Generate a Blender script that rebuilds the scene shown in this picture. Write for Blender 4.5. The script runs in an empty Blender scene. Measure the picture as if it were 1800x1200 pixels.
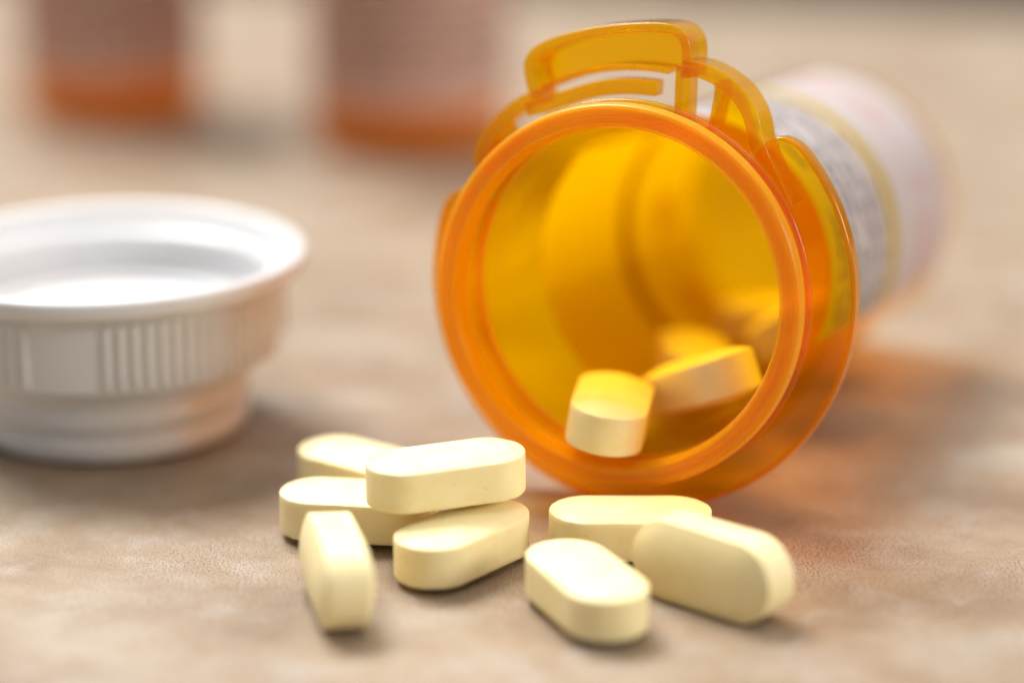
import bpy, bmesh, math, random
from mathutils import Vector, Matrix
random.seed(7)
sc = bpy.context.scene
MM = 0.001

# ------------------------------------------------------------------ camera, light, exposure
cam_d = bpy.data.cameras.new('camera')
cam = bpy.data.objects.new('camera', cam_d)
sc.collection.objects.link(cam)
sc.camera = cam
PITCH = 0.29398
cam.location = (0, 0, 0.08653)
cam.rotation_euler = (math.pi / 2 - PITCH, 0, 0)
cam_d.sensor_width = 36
cam_d.lens = 4319.0 / 1800 * 36
cam_d.clip_start = 0.005
cam_d.clip_end = 20
cam_d.dof.use_dof = True
cam_d.dof.focus_distance = 0.2305
cam_d.dof.aperture_fstop = 6.2
cam_d.dof.aperture_blades = 0

world = bpy.data.worlds.new('World')
sc.world = world
world.use_nodes = True
bg = world.node_tree.nodes['Background']
bg.inputs['Color'].default_value = (1.0, 0.985, 0.975, 1)
bg.inputs['Strength'].default_value = 0.30


def area(name, loc, target, size, size_y, power, color):
    d = bpy.data.lights.new(name, 'AREA')
    d.shape = 'RECTANGLE'
    d.size = size
    d.size_y = size_y
    d.energy = power
    d.color = color
    o = bpy.data.objects.new(name, d)
    sc.collection.objects.link(o)
    o.location = loc
    v = Vector(target) - Vector(loc)
    o.rotation_euler = v.to_track_quat('-Z', 'Y').to_euler()
    return o


area('window_softbox', (-0.44, 0.88, 1.20), (0.0, 0.24, 0.0), 0.75, 0.55, 33.0, (1.0, 0.98, 0.945))
area('bounce_softbox', (0.78, 0.00, 0.31), (0.0, 0.24, 0.015), 0.28, 0.22, 3.4, (1.0, 0.97, 0.93))

area('added_overhead_fill', (0.25, 0.42, 1.3), (0.1, 0.24, 0.0), 1.5, 1.2, 9.0, (1.0, 0.98, 0.96))  # fill light added from above, stands for no known lamp

sc.view_settings.view_transform = 'Standard'
sc.view_settings.look = 'None'
sc.view_settings.gamma = 1
sc.view_settings.exposure = 0.18
sc.cycles.use_denoising = True
sc.cycles.max_bounces = 14
sc.cycles.diffuse_bounces = 5
sc.cycles.transmission_bounces = 10
sc.cycles.transparent_max_bounces = 40
sc.cycles.sample_clamp_indirect = 6


# ------------------------------------------------------------------ helpers
def link(name, me, mat, parent=None, kind=None):
    o = bpy.data.objects.new(name, me)
    sc.collection.objects.link(o)
    if mat and not me.materials:
        me.materials.append(mat)
    if parent:
        o.parent = parent
    if kind:
        o['kind'] = kind
    return o


def tag(o, label, cat, group=None):
    o['label'] = label
    o['category'] = cat
    if group:
        o['group'] = group
    return o


def empty(name, loc=(0, 0, 0)):
    o = bpy.data.objects.new(name, None)
    sc.collection.objects.link(o)
    o.location = loc
    o.empty_display_size = 0.005
    return o


def finish(bm, name, smooth=True, angle=32):
    bmesh.ops.recalc_face_normals(bm, faces=bm.faces)
    me = bpy.data.meshes.new(name)
    bm.to_mesh(me)
    bm.free()
    if smooth:
        me.shade_smooth()
        me.set_sharp_from_angle(angle=math.radians(angle))
    return me


def lathe(prof, n=128, closed=True, name='lathe', angle=32):
    """prof: (r, z) in mm; axis z. closed: the profile is a loop."""
    bm = bmesh.new()
    rings = []
    for r, z in prof:
        if r < 1e-6:
            rings.append([bm.verts.new((0, 0, z * MM))])
        else:
            rings.append([bm.verts.new((r * MM * math.cos(2 * math.pi * i / n), r * MM * math.sin(2 * math.pi * i / n), z * MM)) for i in range(n)])
    m = len(rings)
    for k in range(m if closed else m - 1):
        a, b = rings[k], rings[(k + 1) % m]
        if len(a) == 1 and len(b) == 1:
            continue
        for i in range(n):
            j = (i + 1) % n
            if len(a) == 1:
                bm.faces.new((a[0], b[i], b[j]))
            elif len(b) == 1:
                bm.faces.new((a[i], b[0], a[j]))
            else:
                bm.faces.new((a[i], b[i], b[j], a[j]))
    return finish(bm, name, angle=angle)


def smooth_prof(pts, rad=0.25, seg=3):
    """round the corners of an open or closed (r,z) polyline"""
    out = []
    n = len(pts)
    for i in range(n):
        p = Vector(pts[i])
        a = Vector(pts[i - 1]) - p
        b = Vector(pts[(i + 1) % n]) - p
        if p.x < 1e-6 or a.length < 1e-6 or b.length < 1e-6:
            out.append(tuple(p))
            continue
        d = min(rad, a.length * .45, b.length * .45)
        p0 = p + a.normalized() * d
        p1 = p + b.normalized() * d
        for k in range(seg + 1):
            t = k / seg
            out.append(tuple(p0 * (1 - t) ** 2 + p * 2 * t * (1 - t) + p1 * t * t))
    return out


def nodes(name):
    m = bpy.data.materials.new(name)
    m.use_nodes = True
    nt = m.node_tree
    nt.nodes.clear()
    out = nt.nodes.new('ShaderNodeOutputMaterial')

    def N(t, **kw):
        nd = nt.nodes.new(t)
        for k, v in kw.items():
            if k in nd.inputs:
                nd.inputs[k].default_value = v
            else:
                setattr(nd, k, v)
        return nd

    def Lk(a, b):
        nt.links.new(a, b)
    return m, N, Lk, out


# ------------------------------------------------------------------ materials
def mat_table():
    m, N, Lk, out = nodes('mottled_laminate')
    tc = N('ShaderNodeTexCoord')
    b = N('ShaderNodeBsdfPrincipled')
    # broad drifting clouds
    mp = N('ShaderNodeMapping')
    Lk(tc.outputs['Object'], mp.inputs[0])
    mp.inputs['Scale'].default_value = (1, 1.25, 1)
    mp.inputs['Rotation'].default_value = (0, 0, .5)
    n1 = N('ShaderNodeTexNoise', Scale=52.0, Detail=9.0, Roughness=.68, Distortion=.25)
    Lk(mp.outputs[0], n1.inputs['Vector'])
    r1 = N('ShaderNodeValToRGB')
    cr = r1.color_ramp
    cr.elements[0].position = .33
    cr.elements[0].color = (.24, .163, .103, 1)
    cr.elements[1].position = .68
    cr.elements[1].color = (.41, .352, .285, 1)
    e = cr.elements.new(.5)
    e.color = (.328, .246, .168, 1)
    Lk(n1.outputs['Fac'], r1.inputs[0])
    # grey-blue pale blotches
    n2 = N('ShaderNodeTexNoise', Scale=130.0, Detail=7.0, Roughness=.65, Distortion=.3)
    Lk(tc.outputs['Object'], n2.inputs['Vector'])
    r2 = N('ShaderNodeMapRange')
    r2.inputs['From Min'].default_value = .54
    r2.inputs['From Max'].default_value = .72
    r2.inputs['To Max'].default_value = .55
    Lk(n2.outputs['Fac'], r2.inputs['Value'])
    mx = N('ShaderNodeMix', data_type='RGBA')
    Lk(r2.outputs[0], mx.inputs['Factor'])
    Lk(r1.outputs[0], mx.inputs['A'])
    mx.inputs['B'].default_value = (.42, .39, .365, 1)
    # fine dark grain
    n3 = N('ShaderNodeTexNoise', Scale=4600.0, Detail=1.0, Roughness=.5)
    Lk(tc.outputs['Object'], n3.inputs['Vector'])
    r3 = N('ShaderNodeMapRange')
    r3.inputs['From Min'].default_value = .50
    r3.inputs['From Max'].default_value = .58
    r3.inputs['To Max'].default_value = 1.0
    Lk(n3.outputs['Fac'], r3.inputs['Value'])
    n4 = N('ShaderNodeTexNoise', Scale=60.0, Detail=4.0)
    Lk(tc.outputs['Object'], n4.inputs['Vector'])
    r4 = N('ShaderNodeMapRange')
    r4.inputs['From Min'].default_value = .36
    r4.inputs['From Max'].default_value = .64
    r4.inputs['To Min'].default_value = .35
    r4.inputs['To Max'].default_value = 1.0
    Lk(n4.outputs['Fac'], r4.inputs['Value'])
    ml = N('ShaderNodeMath', operation='MULTIPLY')
    Lk(r3.outputs[0], ml.inputs[0])
    Lk(r4.outputs[0], ml.inputs[1])
    mx2 = N('ShaderNodeMix', data_type='RGBA')
    Lk(ml.outputs[0], mx2.inputs['Factor'])
    Lk(mx.outputs['Result'], mx2.inputs['A'])
    mx2.inputs['B'].default_value = (.12, .07, .038, 1)
    Lk(mx2.outputs['Result'], b.inputs['Base Color'])
    rr = N('ShaderNodeMapRange')
    rr.inputs['To Min'].default_value = .34
    rr.inputs['To Max'].default_value = .55
    Lk(n2.outputs['Fac'], rr.inputs['Value'])
    Lk(rr.outputs[0], b.inputs['Roughness'])
    b.inputs['Specular IOR Level'].default_value = .5
    bp = N('ShaderNodeBump', Strength=.18, Distance=.00008)
    Lk(n3.outputs['Fac'], bp.inputs['Height'])
    Lk(bp.outputs[0], b.inputs['Normal'])
    Lk(b.outputs[0], out.inputs[0])
    return m


def mat_pill():
    m, N, Lk, out = nodes('pressed_tablet')
    tc = N('ShaderNodeTexCoord')
    oi = N('ShaderNodeObjectInfo')
    add = N('ShaderNodeVectorMath', operation='MULTIPLY_ADD')
    Lk(oi.outputs['Random'], add.inputs[0])
    add.inputs[1].default_value = (.37, .51, .23)
    Lk(tc.outputs['Object'], add.inputs[2])
    b = N('ShaderNodeBsdfPrincipled')
    n1 = N('ShaderNodeTexNoise', Scale=420.0, Detail=5.0, Roughness=.6)
    Lk(add.outputs[0], n1.inputs['Vector'])
    r1 = N('ShaderNodeValToRGB')
    r1.color_ramp.elements[0].position = .35
    r1.color_ramp.elements[0].color = (.88, .745, .38, 1)
    r1.color_ramp.elements[1].position = .65
    r1.color_ramp.elements[1].color = (.92, .80, .47, 1)
    Lk(n1.outputs['Fac'], r1.inputs[0])
    v = N('ShaderNodeTexVoronoi', Scale=900.0)
    Lk(add.outputs[0], v.inputs['Vector'])
    w = N('ShaderNodeTexWhiteNoise')
    Lk(v.outputs['Color'], w.inputs['Vector'])
    gt = N('ShaderNodeMath', operation='GREATER_THAN')
    Lk(w.outputs['Value'], gt.inputs[0])
    gt.inputs[1].default_value = .965
    lt = N('ShaderNodeMath', operation='LESS_THAN')
    Lk(v.outputs['Distance'], lt.inputs[0])
    lt.inputs[1].default_value = .13
    ml = N('ShaderNodeMath', operation='MULTIPLY')
    Lk(gt.outputs[0], ml.inputs[0])
    Lk(lt.outputs[0], ml.inputs[1])
    m5 = N('ShaderNodeMath', operation='MULTIPLY')
    Lk(ml.outputs[0], m5.inputs[0])
    m5.inputs[1].default_value = .45
    mx = N('ShaderNodeMix', data_type='RGBA')
    Lk(m5.outputs[0], mx.inputs['Factor'])
    Lk(r1.outputs[0], mx.inputs['A'])
    mx.inputs['B'].default_value = (.35, .22, .08, 1)
    Lk(mx.outputs['Result'], b.inputs['Base Color'])
    b.inputs['Roughness'].default_value = .5
    b.inputs['Specular IOR Level'].default_value = .4
    b.inputs['Subsurface Weight'].default_value = .12
    b.inputs['Subsurface Radius'].default_value = (1.0, .75, .35)
    b.inputs['Subsurface Scale'].default_value = .0009
    n2 = N('ShaderNodeTexNoise', Scale=3600.0, Detail=3.0, Roughness=.6)
    Lk(add.outputs[0], n2.inputs['Vector'])
    bp = N('ShaderNodeBump', Strength=.5, Distance=.00006)
    Lk(n2.outputs['Fac'], bp.inputs['Height'])
    Lk(bp.outputs[0], b.inputs['Normal'])
    Lk(b.outputs[0], out.inputs[0])
    return m


def mat_amber(name, clear, wt, wr, wd, rough=.18, tint=(1, .36, .008), rtint=(1, .42, .01), sss=0., bump=.10):
    """amber polypropylene: clear = colour let straight through one surface,
    weights of straight transmission / refraction / body scatter"""
    m, N, Lk, out = nodes(name)
    tc = N('ShaderNodeTexCoord')
    tr = N('ShaderNodeBsdfTransparent', Color=(*clear, 1))
    rf = N('ShaderNodeBsdfRefraction', Color=(*rtint, 1), Roughness=.08, IOR=1.32)
    tl = N('ShaderNodeBsdfTranslucent', Color=(*tint, 1))
    df = N('ShaderNodeBsdfDiffuse', Color=(tint[0] * .95, tint[1] * .85, tint[2], 1))
    sct = N('ShaderNodeMixShader', Fac=.40)
    if sss:
        sb = N('ShaderNodeSubsurfaceScattering', Color=(*tint, 1), Scale=sss * MM)
        sb.inputs['Radius'].default_value = (1.0, .55, .02)
        tl = sb
        sct.inputs[0].default_value = .12
    Lk(tl.outputs[0], sct.inputs[1])
    Lk(df.outputs[0], sct.inputs[2])
    a = N('ShaderNodeMixShader', Fac=wr / max(1e-6, wt + wr))
    Lk(tr.outputs[0], a.inputs[1])
    Lk(rf.outputs[0], a.inputs[2])
    b = N('ShaderNodeMixShader', Fac=wd)
    Lk(a.outputs[0], b.inputs[1])
    Lk(sct.outputs[0], b.inputs[2])
    gl = N('ShaderNodeBsdfGlossy', Color=(1, .97, .92, 1), Roughness=rough)
    fr = N('ShaderNodeFresnel', IOR=1.37)
    nz = N('ShaderNodeTexNoise', Scale=500.0, Detail=3.0)
    Lk(tc.outputs['Object'], nz.inputs['Vector'])
    bp = N('ShaderNodeBump', Strength=bump, Distance=.00015)
    Lk(nz.outputs['Fac'], bp.inputs['Height'])
    for q in (gl, fr, rf, df):
        Lk(bp.outputs[0], q.inputs['Normal'])
    c = N('ShaderNodeMixShader')
    # straight-through model: only outer faces mirror, the exit face lets light out
    gm = N('ShaderNodeNewGeometry')
    inv = N('ShaderNodeMath', operation='SUBTRACT')
    inv.inputs[0].default_value = 1.0
    Lk(gm.outputs['Backfacing'], inv.inputs[1])
    mu = N('ShaderNodeMath', operation='MULTIPLY')
    Lk(fr.outputs[0], mu.inputs[0])
    Lk(inv.outputs[0], mu.inputs[1])
    Lk(mu.outputs[0], c.inputs[0])
    Lk(b.outputs[0], c.inputs[1])
    Lk(gl.outputs[0], c.inputs[2])
    Lk(c.outputs[0], out.inputs[0])
    return m


def mat_plain(name, col, rough=.4, spec=.5, sss=0., bump=0., scale=300., rad=(1, .9, .8)):
    m, N, Lk, out = nodes(name)
    tc = N('ShaderNodeTexCoord')
    b = N('ShaderNodeBsdfPrincipled')
    nz = N('ShaderNodeTexNoise', Scale=scale, Detail=4.0)
    Lk(tc.outputs['Object'], nz.inputs['Vector'])
    mx = N('ShaderNodeMix', data_type='RGBA')
    Lk(nz.outputs['Fac'], mx.inputs['Factor'])
    mx.inputs['A'].default_value = (*[c * .95 for c in col], 1)
    mx.inputs['B'].default_value = (*[min(1, c * 1.04) for c in col], 1)
    Lk(mx.outputs['Result'], b.inputs['Base Color'])
    b.inputs['Roughness'].default_value = rough
    b.inputs['Specular IOR Level'].default_value = spec
    if sss:
        b.inputs['Subsurface Weight'].default_value = sss
        b.inputs['Subsurface Radius'].default_value = rad
        b.inputs['Subsurface Scale'].default_value = .001
    if bump:
        bp = N('ShaderNodeBump', Strength=bump, Distance=.0002)
        Lk(nz.outputs['Fac'], bp.inputs['Height'])
        Lk(bp.outputs[0], b.inputs['Normal'])
    Lk(b.outputs[0], out.inputs[0])
    return m


def mat_label(name, stripe_v, text_lo, text_hi, rows, paper=(.69, .66, .66), through=.46):
    """paper label; UV u = along circumference in cm, v = along axis 0..1"""
    m, N, Lk, out = nodes(name)
    uv = N('ShaderNodeUVMap')
    sep = N('ShaderNodeSeparateXYZ')
    Lk(uv.outputs[0], sep.inputs[0])

    def math_(op, a, b=None):
        n = N('ShaderNodeMath', operation=op)
        for i, q in enumerate((a, b)):
            if q is None:
                continue
            if isinstance(q, (int, float)):
                n.inputs[i].default_value = q
            else:
                Lk(q, n.inputs[i])
        return n.outputs[0]
    u, v = sep.outputs[0], sep.outputs[1]

    def band(lo, hi):
        return math_('MULTIPLY', math_('GREATER_THAN', v, lo), math_('LESS_THAN', v, hi))
    # rows of print: each row a strip, broken into letter and word sized marks
    rv = math_('MULTIPLY', v, rows)
    row = math_('FLOOR', rv)
    inrow = math_('FRACT', rv)
    rowmask = math_('MULTIPLY', math_('GREATER_THAN', inrow, .25), math_('LESS_THAN', inrow, .72))
    cb = N('ShaderNodeCombineXYZ')
    Lk(math_('MULTIPLY', u, 13.0), cb.inputs[0])
    Lk(math_('MULTIPLY', row, 7.3), cb.inputs[1])
    Lk(math_('MULTIPLY', inrow, 2.4), cb.inputs[2])
    nz = N('ShaderNodeTexNoise', Scale=1.0, Detail=2.0, Roughness=.7)
    Lk(cb.outputs[0], nz.inputs['Vector'])
    letters = math_('GREATER_THAN', nz.outputs['Fac'], .46)
    cb2 = N('ShaderNodeCombineXYZ')
    Lk(math_('MULTIPLY', u, 1.6), cb2.inputs[0])
    Lk(math_('MULTIPLY', row, 3.7), cb2.inputs[1])
    nz2 = N('ShaderNodeTexNoise', Scale=1.0, Detail=1.0)
    Lk(cb2.outputs[0], nz2.inputs['Vector'])
    words = math_('GREATER_THAN', nz2.outputs['Fac'], .40)
    ink = math_('MULTIPLY', math_('MULTIPLY', rowmask, letters), math_('MULTIPLY', words, band(text_lo, text_hi)))
    ink = math_('MULTIPLY', ink, .85)
    stripe = band(stripe_v - .04, stripe_v + .04)
    # soft pink and grey print further along
    nz3 = N('ShaderNodeTexNoise', Scale=1.1, Detail=2.0)
    Lk(uv.outputs[0], nz3.inputs['Vector'])
    pink = math_('MULTIPLY', math_('GREATER_THAN', nz3.outputs['Fac'], .5), band(stripe_v + .22, stripe_v + .34))
    c1 = N('ShaderNodeMix', data_type='RGBA')
    Lk(stripe, c1.inputs['Factor'])
    c1.inputs['A'].default_value = (*paper, 1)
    c1.inputs['B'].default_value = (.62, .47, .06, 1)
    c2 = N('ShaderNodeMix', data_type='RGBA')
    Lk(math_('MULTIPLY', pink, .5), c2.inputs['Factor'])
    Lk(c1.outputs['Result'], c2.inputs['A'])
    c2.inputs['B'].default_value = (.70, .45, .43, 1)
    c3 = N('ShaderNodeMix', data_type='RGBA')
    Lk(ink, c3.inputs['Factor'])
    Lk(c2.outputs['Result'], c3.inputs['A'])
    c3.inputs['B'].default_value = (.06, .05, .06, 1)
    b = N('ShaderNodeBsdfPrincipled', Roughness=.45)
    Lk(c3.outputs['Result'], b.inputs['Base Color'])
    tl = N('ShaderNodeBsdfTranslucent')
    Lk(c3.outputs['Result'], tl.inputs['Color'])
    mx = N('ShaderNodeMixShader', Fac=through)
    Lk(b.outputs[0], mx.inputs[1])
    Lk(tl.outputs[0], mx.inputs[2])
    Lk(mx.outputs[0], out.inputs[0])
    return m


M_TABLE = mat_table()
M_PILL = mat_pill()
M_WALL = mat_amber('amber_thin_wall', (1.0, .785, .02), .70, .0, .07, rough=.12, tint=(1, .44, .0))
M_THICK = mat_amber('amber_thick_rim', (1.0, .80, .02), .50, .0, .42, rough=.28, tint=(1, .46, .0), sss=3.0, bump=.04)
M_TAB = mat_amber('amber_tab', (1.0, .80, .03), .80, .16, .12, rough=.16, tint=(1, .46, .0), rtint=(1, .74, .01), sss=4.0)
M_FLANGE = mat_amber('amber_flange', (1.0, .80, .02), .7, .0, .07, rough=.16, tint=(1, .42, .0))
M_NECK = mat_amber('amber_neck', (1.0, .79, .02), .7, .0, .06, rough=.18, tint=(1, .42, .0), sss=3.0, bump=.04)
M_CAP = mat_plain('white_polypropylene', (.66, .66, .67), .30, .5, sss=.2)
M_LABEL = mat_label('printed_paper_label', .49, .06, .44, 19)
M_LABEL_FAR = mat_label('printed_paper_label_far', .55, .1, .9, 16, (.82, .58, .46))
M_LABEL_BACK = mat_label('added_blank_label', .52, .9, .9, 16, (.94, .92, .90), .75)  # paper made whiter and more see-through to brighten the bottle's inside
M_WALLBG = mat_plain('dim_backdrop_paint', (.13, .105, .085), .8, .2, bump=.1)

# ------------------------------------------------------------------ table and backdrop
bm = bmesh.new()
pts = [(-1.2, -.6), (1.2, -.6), (1.2, .20), (-1.2, .92)]
vt = [bm.verts.new((x, y, 0)) for x, y in pts]
vb = [bm.verts.new((x, y, -.03)) for x, y in pts]
bm.faces.new(vt)
bm.faces.new(vb[::-1])
for i in range(4):
    bm.faces.new((vt[i], vb[i], vb[(i + 1) % 4], vt[(i + 1) % 4]))
link('tabletop', finish(bm, 'tabletop', smooth=False), M_TABLE, kind='structure')
bm = bmesh.new()
pts = [(-2.5, 1.6), (2.5, .95), (2.5, 1.0), (-2.5, 1.65)]
vt = [bm.verts.new((x, y, .12)) for x, y in pts]
vb = [bm.verts.new((x, y, -.9)) for x, y in pts]
bm.faces.new(vt)
bm.faces.new(vb[::-1])
for i in range(4):
    bm.faces.new((vt[i], vb[i], vb[(i + 1) % 4], vt[(i + 1) % 4]))
link('backdrop_wall', finish(bm, 'backdrop_wall', smooth=False), M_WALLBG, kind='structure')

# ------------------------------------------------------------------ tablets
PL, PW, PB, PH = 15.2, 7.4, 3.8, .75
PT = (PB + 2 * PH) * MM


def pill_mesh(seed):
    rnd = random.Random(seed)
    bm = bmesh.new()
    n = 28
    c = (PL - PW) / 2
    base = []
    for side in (1, -1):
        for i in range(n + 1):
            t = -math.pi / 2 + math.pi * i / n
            base.append((side * c, side * math.cos(t), side * math.sin(t)))
    # extra points along the straight flanks
    full = []
    m = len(base)
    for i in range(m):
        full.append(base[i])
        a, b = base[i], base[(i + 1) % m]
        if a[0] != b[0]:
            for k in range(1, 6):
                t = k / 6
                full.append((a[0] + (b[0] - a[0]) * t, a[1] * (1 - t) + b[1] * t, a[2]))
    ks = [(0., 0.), (.02, .022), (.055, .085), (.12, .22), (.22, .42), (.35, .62), (.5, .79), (.66, .905), (.82, .972), (.93, .995)]

    def ring(k, z):
        return [bm.verts.new(((x + dx * (1 - k) * PW / 2) * MM, dy * (1 - k) * PW / 2 * MM, z * MM)) for x, dx, dy in full]
    rings = []
    for k, h in reversed(ks):
        rings.append(ring(k, -PB / 2 - h * PH))
    rings.append(ring(-.012, -PB / 2 + .10))
    rings.append(ring(-.016, -PB / 2 + .5))
    rings.append(ring(-.016, PB / 2 - .5))
    rings.append(ring(-.012, PB / 2 - .10))
    for k, h in ks:
        rings.append(ring(k, PB / 2 + h * PH))
    N_ = len(full)
    for a, b in zip(rings, rings[1:]):
        for i in range(N_):
            j = (i + 1) % N_
            bm.faces.new((a[i], a[j], b[j], b[i]))
    bm.faces.new(rings[0][::-1])
    bm.faces.new(rings[-1])
    # tiny nicks along the two pressed edges
    for rg in (rings[len(ks) - 1], rings[len(ks) + 4]):
        for v in rg:
            if rnd.random() < .45:
                v.co.z *= 1 - rnd.random() * .022
                v.co.y *= 1 - rnd.random() * .008
    return finish(bm, 'tablet', angle=40)


PILLS = [pill_mesh(k) for k in range(4)]
PILL = PILLS[0]
pill_n = [0]


def next_pill():
    pill_n[0] += 1
    return PILLS[pill_n[0] % 4]


def rot3(yaw, pitch, roll):
    return (Matrix.Rotation(math.radians(yaw), 4, 'Z') @ Matrix.Rotation(-math.radians(pitch), 4, 'Y') @ Matrix.Rotation(math.radians(roll), 4, 'X'))


def pill(label, x, y, yaw, pitch=0, roll=0, zb=0., group='loose pale yellow tablets on the table'):
    o = link('tablet', next_pill(), M_PILL)
    R = rot3(yaw, pitch, roll)
    zmin = min((R @ v.co).z for v in PILL.vertices)
    o.matrix_world = Matrix.Translation((x, y, zb - zmin)) @ R
    tag(o, label, 'tablet', group)
    return o


pill('tablet lying flat right under the mouth of the open bottle, partly behind another tablet', .01112, .21641, 0)
pill('tablet lying flat at the front, its end pointing at the viewer', .00654, .20154, -66.2)
pill('tablet lying flat on the table directly underneath the top tablet of the pile', -.00461, .21278, 50.5)
pill('topmost tablet of the pile, resting across two others', -.00616, .21607, 18.9, zb=PT + .00005, pitch=1)
pill('leftmost tablet lying flat, its right end beneath the top tablet of the pile', -.01469, .22094, -8)
pill('tablet at the back of the pile nearest the white cap, half hidden', -.01462, .23144, -36)
pill('tablet standing on its long edge end-on at the front left', -.01562, .2032, -77.1, roll=87)
pill('rightmost tablet standing on its long edge with its shaded face to the front', .01783, .20407, -41.4, roll=88)

# ------------------------------------------------------------------ open bottle lying on its side
RF, SF, LB, RB, YAW = 22.0, 6.73, 72.0, 16.02, .41413
tilt = math.atan2(RF - RB, LB - SF)
ax = Vector((math.sin(YAW) * math.cos(tilt), math.cos(YAW) * math.cos(tilt), -math.sin(tilt)))
Fc = Vector((.01222, .23141, RF * MM * math.cos(tilt)))
O = Fc - ax * SF * MM
e1 = ax.cross(Vector((0, 0, 1))).normalized()
e2 = e1.cross(ax)
BM = Matrix((( e1.x, -e2.x, ax.x, O.x), (e1.y, -e2.y, ax.y, O.y), (e1.z, -e2.z, ax.z, O.z), (0, 0, 0, 1)))
bottle = empty('pill_bottle')
bottle.matrix_world = BM
tag(bottle, 'open amber pill bottle lying on its side with tablets spilling from its mouth', 'bottle')


def cyl(r, a, s):
    """bottle cylinder coordinates (mm, degrees from the top clockwise, mm) -> local"""
    t = math.radians(a)
    return Vector((r * math.sin(t) * MM, -r * math.cos(t) * MM, s * MM))


lip_prof = smooth_prof([(16.42, .6), (16.62, .08), (16.85, 0), (17.35, 0), (17.42, .08), (17.62, .08), (17.7, .0), (18.1, .02), (18.5, .3), (18.62, .9), (18.62, 1.7), (18.25, 2.1), (18.25, 2.4), (16.2, 2.4), (16.15, 1.6)], .12, 3)
link('lip', lathe(lip_prof, 160, name='lip', angle=45), M_THICK, bottle)
neck_prof = smooth_prof([(16.2, 2.46), (18.3, 2.46), (18.85, 2.9), (18.85, 3.5), (18.0, 4.0), (17.3, 4.3), (17.2, 5.6), (16.2, 5.6)], .12, 3)
link('neck', lathe(neck_prof, 160, name='neck', angle=45), M_NECK, bottle)
body_prof = smooth_prof([(0, LB - 1.6), (13.5, LB - 1.6), (14.6, LB - 2.6), (15.0, LB - 4.5), (15.15, 9.5), (15.9, 6.6), (16.15, 5.7), (17.0, 5.7), (17.05, 8.2), (16.2, 9.2), (RB, 12), (RB - .05, LB - 1.6), (15.2, LB - .3), (14.2, LB), (13.0, LB - .3), (0, LB - .5)], .5, 3)
link('body', lathe(body_prof, 160, closed=False, name='body', angle=45), M_WALL, bottle)


def arc_sheet(fn, a0, a1, n, s0, s1, bevel=.00018, name='arc'):
    """solid swept round the axis: fn(a)->(r_in, r_out)"""
    bm = bmesh.new()
    secs = []
    for i in range(n + 1):
        a = a0 + (a1 - a0) * i / n
        ri, ro = fn(a)
        secs.append([bm.verts.new(cyl(ri, a, s0)), bm.verts.new(cyl(ro, a, s0)), bm.verts.new(cyl(ro, a, s1)), bm.verts.new(cyl(ri, a, s1))])
    for p, q in zip(secs, secs[1:]):
        for k in range(4):
            bm.faces.new((p[k], p[(k + 1) % 4], q[(k + 1) % 4], q[k]))
    bm.faces.new(secs[0])
    bm.faces.new(secs[-1][::-1])
    return finish(bm, name, angle=40)


def bev(o, w=.25, seg=3):
    md = o.modifiers.new('bevel', 'BEVEL')
    md.width = w * MM
    md.segments = seg
    md.limit_method = 'ANGLE'
    md.angle_limit = math.radians(40)
    md.harden_normals = False
    return o


def flange_r(a):
    # runs clockwise from 39 deg to 360-68 deg; rounded shoulders at both ends
    lo, hi = 38.5, 294.0
    d = min(a - lo, hi - a)
    k = 9.5
    t = max(0., min(1., d / k))
    return (16.9, 19.6 + (RF - 19.6) * math.sqrt(max(0, 1 - (1 - t) ** 2)))


flange = bev(link('flange', arc_sheet(flange_r, 38.5, 294.0, 200, SF, SF + 1.5, name='flange'), M_FLANGE, bottle), .3)
# raised bead round the edge of the flange
bev(link('edge_bead', arc_sheet(lambda a: (flange_r(a)[1] - .45, flange_r(a)[1] + .04), 40.5, 292.0, 190, SF - .2, SF + 1.7, name='edge_bead'), M_TAB, flange), .2)


def ribbon(path, thick, s0, s1, name, tail=0):
    """bar following (r, a) points with radial thickness, between two depths"""
    P = [Vector((r * math.sin(math.radians(a)), -r * math.cos(math.radians(a)))) for r, a in path]
    # resample with Catmull-Rom
    Q = []
    for i in range(len(P) - 1):
        p0, p1, p2, p3 = P[max(i - 1, 0)], P[i], P[i + 1], P[min(i + 2, len(P) - 1)]
        for k in range(6):
            t = k / 6
            Q.append(.5 * ((2 * p1) + (p2 - p0) * t + (2 * p0 - 5 * p1 + 4 * p2 - p3) * t * t + (3 * p1 - p0 - 3 * p2 + p3) * t ** 3))
    Q.append(P[-1])
    bm = bmesh.new()
    secs = []
    for i, q in enumerate(Q):
        d = (Q[min(i + 1, len(Q) - 1)] - Q[max(i - 1, 0)]).normalized()
        left = (len(Q) - 1 - i) / 6
        nrm = Vector((-d.y, d.x)) * thick / 2 * (1 if not tail or left > tail else .12 + .88 * left / tail)
        a, b = q + nrm, q - nrm
        secs.append([bm.verts.new((a.x * MM, a.y * MM, s0 * MM)), bm.verts.new((b.x * MM, b.y * MM, s0 * MM)),
                     bm.verts.new((b.x * MM, b.y * MM, s1 * MM)), bm.verts.new((a.x * MM, a.y * MM, s1 * MM))])
    for p, q in zip(secs, secs[1:]):
        for k in range(4):
            bm.faces.new((p[k], p[(k + 1) % 4], q[(k + 1) % 4], q[k]))
    bm.faces.new(secs[0])
    bm.faces.new(secs[-1][::-1])
    return finish(bm, name, angle=40)


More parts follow.
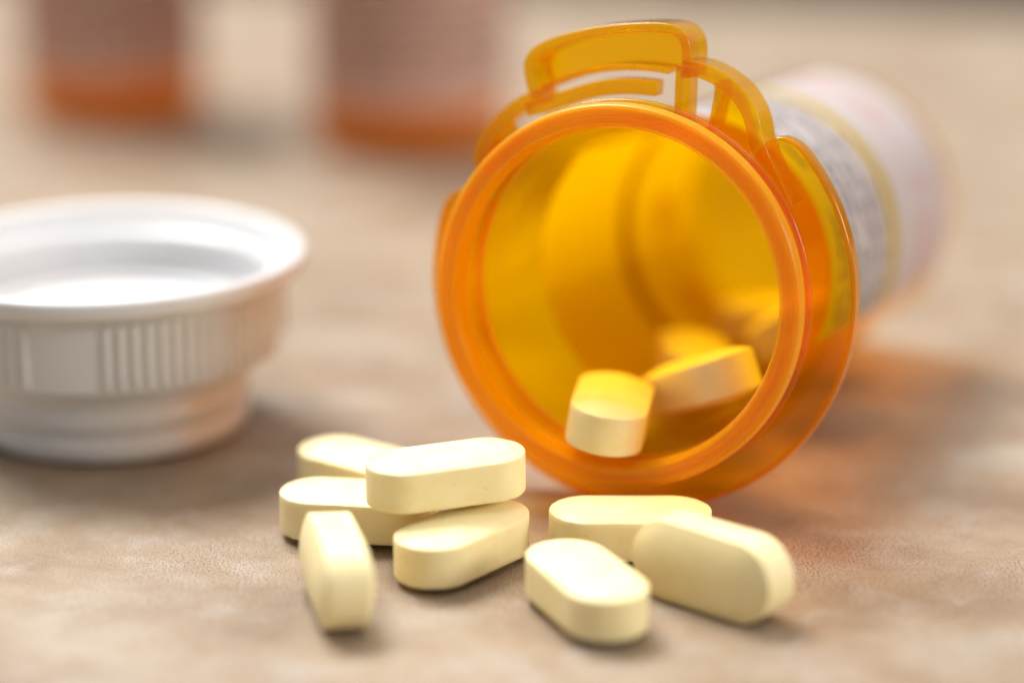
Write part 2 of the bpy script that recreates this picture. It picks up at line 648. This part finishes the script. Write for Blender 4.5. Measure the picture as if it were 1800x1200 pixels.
# press tab on top of the neck
S0 = 5.2
tab = link('tab_shell', ribbon([(20.9, -31.5), (22.5, -30.8), (24.2, -29.2), (25.0, -26), (25.15, -20), (25.2, -12), (25.3, -4), (25.55, 3), (25.5, 7.2), (24.7, 9.6), (23.2, 10.9), (21.4, 11.6)], .95, S0, S0 + 5.0, 'tab_shell'), M_TAB, bottle)
bev(tab, .3)
bev(link('back_wall', arc_sheet(lambda a: (21.6, 24.9), -29.5, 8.5, 24, S0 + 3.4, S0 + 4.3, name='back_wall'), M_FLANGE, tab), .2)
bev(link('lower_edge', arc_sheet(lambda a: (21.25, 21.85), -29.5, 6.5, 24, S0 + .8, S0 + 4.6, name='lower_edge'), M_TAB, tab), .15)
bev(link('spring_strip', ribbon([(20.6, -36), (20.0, -31), (19.75, -24), (19.75, -14), (19.75, -5), (19.75, 4.0)], 1.5, S0 + .4, S0 + 2.6, 'spring_strip'), M_TAB, tab), .35)
bev(link('tab_arm', ribbon([(19.2, -59), (20.3, -56), (20.95, -50), (21.15, -44), (21.2, -38), (21.1, -33), (20.9, -29.5)], 1.5, S0 + .4, S0 + 3.2, 'tab_arm'), M_TAB, bottle), .35)
bev(link('tab_arm_web', arc_sheet(lambda a: (17.1, 20.6), -60, -43, 14, S0 + 1.6, S0 + 2.6, name='tab_arm_web'), M_FLANGE, bottle), .2)
bev(link('tab_arm', ribbon([(22.3, 10.5), (22.55, 15), (22.45, 20), (22.1, 25), (21.3, 30), (20.4, 33.6), (19.6, 36.2), (19.1, 38.6), (18.75, 42), (18.5, 48), (18.35, 58)], 1.5, S0 + .2, S0 + 4.2, 'tab_arm', 2.6), M_TAB, bottle), .35)
bev(link('tab_arm_web', arc_sheet(lambda a: (17.1, 21.5 - max(0, a - 25) * .27), 20, 36, 14, S0 + 3.2, S0 + 4.0, name='tab_arm_web'), M_FLANGE, bottle), .2)
bev(link('tab_post', ribbon([(22.6, 10.6), (20.5, 11.7), (18.6, 13.0), (17.1, 14.0)], 1.5, S0 - .1, S0 + 2.4, 'tab_post'), M_TAB, bottle), .35)
bev(link('tab_rib', ribbon([(21.9, 19.0), (20.0, 20.6), (17.1, 22.5)], .7, S0 + 1.6, S0 + 5.0, 'tab_rib'), M_TAB, bottle), .2)


def label_mesh(r, s0, s1, a0, a1, n=120, th=.08, name='label'):
    bm = bmesh.new()
    uvl = bm.loops.layers.uv.new('UVMap')
    cols = []
    for i in range(n + 1):
        a = a0 + (a1 - a0) * i / n
        cols.append((a, [bm.verts.new(cyl(r, a, s0)), bm.verts.new(cyl(r, a, s1)), bm.verts.new(cyl(r + th, a, s1)), bm.verts.new(cyl(r + th, a, s0))]))
    vv = [0, 1, 1, 0]
    for (aa, p), (ab, q) in zip(cols, cols[1:]):
        for k in range(4):
            k2 = (k + 1) % 4
            f = bm.faces.new((p[k], p[k2], q[k2], q[k]))
            for l, (a, v_) in zip(f.loops, ((aa, vv[k]), (aa, vv[k2]), (ab, vv[k2]), (ab, vv[k]))):
                l[uvl].uv = (math.radians(a) * r / 10, v_)
    me = finish(bm, name, angle=40)
    return me


link('label', label_mesh(RB + .06, 18.5, LB - 4.5, -4, 112), M_LABEL, bottle)
link('label', label_mesh(RB + .06, 21, LB - 4.5, 190, 312), M_LABEL_BACK, bottle)  # second label, added on the left to tune the orange glow inside

# tablets still inside the bottle (bottle axes: x right, y down, z inward)


def inner_pill(label, x, y, s, yaw, pitch=0, roll=0, along=None, up=(0, -1, 0)):
    o = link('tablet', next_pill(), M_PILL)
    Rl = Matrix.Rotation(math.radians(yaw), 4, 'Y') @ Matrix.Rotation(math.radians(pitch), 4, 'X') @ Matrix.Rotation(math.radians(roll), 4, 'Z')
    # local pill: long axis -> bottle z, face normal -> -y
    base = Matrix(((0, -1, 0, 0), (0, 0, -1, 0), (1, 0, 0, 0), (0, 0, 0, 1)))
    Rl = Rl @ base
    if along:
        X = Vector(along).normalized()
        Z = Vector(up)
        Z = (Z - X * Z.dot(X)).normalized()
        Y = Z.cross(X)
        Rl = Matrix((X, Y, Z)).transposed().to_4x4()
    o.matrix_world = BM @ Matrix.Translation((x * MM, y * MM, s * MM)) @ Rl
    tag(o, label, 'tablet', 'tablets still inside the bottle')
    return o


inner_pill('tablet poking end-on out of the bottle mouth, just inside its rim', -1.5, 12.42, 4.9, 0, along=(-.27, -.06, .95), up=(.12, -1, 0))
inner_pill('tablet lying crosswise inside the bottle just right of the one at the rim', 5.0, 10.0, 13.0, 0, along=(.72, -.34, -.60), up=(-.35, -1, 0))
inner_pill('blurred tablet deep inside the bottle behind the one at the rim', -1.4, 11.8, 29, -24, 0, 6)
inner_pill('blurred tablet inside the bottle behind the crosswise one', 6.6, 9.6, 41, 12, 0, -34)
inner_pill('tablet furthest back inside the bottle, hardly visible', 1.0, 10.8, 52, 50, 0, 0)

# ------------------------------------------------------------------ white cap
cap = empty('bottle_cap', (-.04364, .25511, 0))
tag(cap, 'white ribbed plastic bottle cap standing open side up at the left edge', 'cap')
cap_prof = smooth_prof([(0, 0), (13.4, 0), (14.5, .5), (14.85, 1.5), (14.8, 2.4), (14.45, 2.8), (14.45, 3.4), (15.0, 3.9), (15.1, 5.2), (14.8, 5.7), (14.9, 6.6), (15.5, 8.2), (16.2, 8.7),
                        (18.3, 8.9), (18.75, 9.3), (18.85, 16.4), (18.6, 16.9), (18.9, 17.25), (20.8, 17.45), (21.35, 17.9), (21.55, 18.7), (21.45, 19.4), (20.9, 19.76), (20.1, 19.6),
                        (19.3, 18.6), (18.7, 17.4), (17.7, 16.9), (17.4, 16.3), (17.3, 13.2), (16.6, 12.5), (14.2, 12.4), (14.0, 13.0), (13.3, 13.0), (13.1, 12.2), (0, 12.1)], .25, 3)
link('shell', lathe(cap_prof, 160, closed=False, name='shell', angle=45), M_CAP, cap)


def rib_mesh():
    bm = bmesh.new()
    w, d = .44, .54
    prof = [(-w, 0), (-w * .75, d * .6), (-w * .3, d * .95), (w * .3, d * .95), (w * .75, d * .6), (w, 0)]
    rows = []
    for z, k in ((9.55, .0), (9.75, .75), (9.95, 1), (16.1, 1), (16.35, .8), (16.55, 0.)):
        rows.append([bm.verts.new(((18.72 + y * k) * MM, x * MM, z * MM)) for x, y in prof])
    for a, b in zip(rows, rows[1:]):
        for i in range(len(prof) - 1):
            bm.faces.new((a[i], a[i + 1], b[i + 1], b[i]))
        bm.faces.new((a[-1], a[0], b[0], b[-1]))
    bm.faces.new(rows[0])
    bm.faces.new(rows[-1][::-1])
    return finish(bm, 'rib', angle=50)


RIB = rib_mesh()
RIB.materials.append(M_CAP)
# flats at regular intervals between groups of ribs
step = 4.3
groups = 4
for g in range(groups):
    centre = -93 + g * 90         # centre of the plain panel
    a = centre + 11.5
    while a < centre + 90 - 11.0:
        o = link('rib', RIB, None, cap)
        o.rotation_euler = (0, 0, math.radians(a))
        a += step


# ------------------------------------------------------------------ standing bottles behind
def standing(label, x, y, r, turn, name='pill_bottle'):
    root = empty(name, (x, y, 0))
    root.rotation_euler = (0, 0, turn)
    tag(root, label, 'bottle', 'amber bottles standing in the background')
    h = 62.
    pr = smooth_prof([(0, .5), (r - 2.6, .35), (r - 1.6, 0), (r - .5, .35), (r, 1.4), (r, h - 10), (r - .4, h - 8), (r - .4, h), (r - 1.2, h), (r - 1.2, h - 8), (r - 1.0, h - 10), (r - 1.0, 3.0), (r - 2.2, 1.8), (0, 1.6)], .4, 2)
    link('body', lathe(pr, 96, closed=False, name='body', angle=45), M_WALL_FAR, root)
    link('flange', lathe(smooth_prof([(r - .3, h - 7), (r + 4.2, h - 7), (r + 4.2, h - 5.6), (r - .3, h - 5.6)], .2, 2), 96, name='flange'), M_THICK, root)
    me = label_mesh(r + .05, 8.0, h - 12, -150, 150, name='label')
    link('label', me, M_LABEL_FAR, root)
    cp = smooth_prof([(0, h + 1.6), (r + 3.2, h + 1.6), (r + 4.4, h + .8), (r + 4.5, h - 4.2), (r + 3.2, h - 4.2), (r + 3.0, h + .1), (0, h + .1)], .3, 2)
    link('lid', lathe(cp, 96, closed=False, name='lid'), M_CAP, root)
    return root


M_WALL_FAR = mat_amber('amber_far_wall', (.98, .78, .01), .70, .0, .36, rough=.12, tint=(.95, .46, .0))
standing('upright amber bottle with paper label in the blurred background, the nearer one beside the tab', -.01678, .38524 + .0160, 16.3, math.radians(-10))
standing('upright amber bottle with paper label at the far left of the blurred background', -.07011, .41080 + .0156, 15.8, math.radians(15))
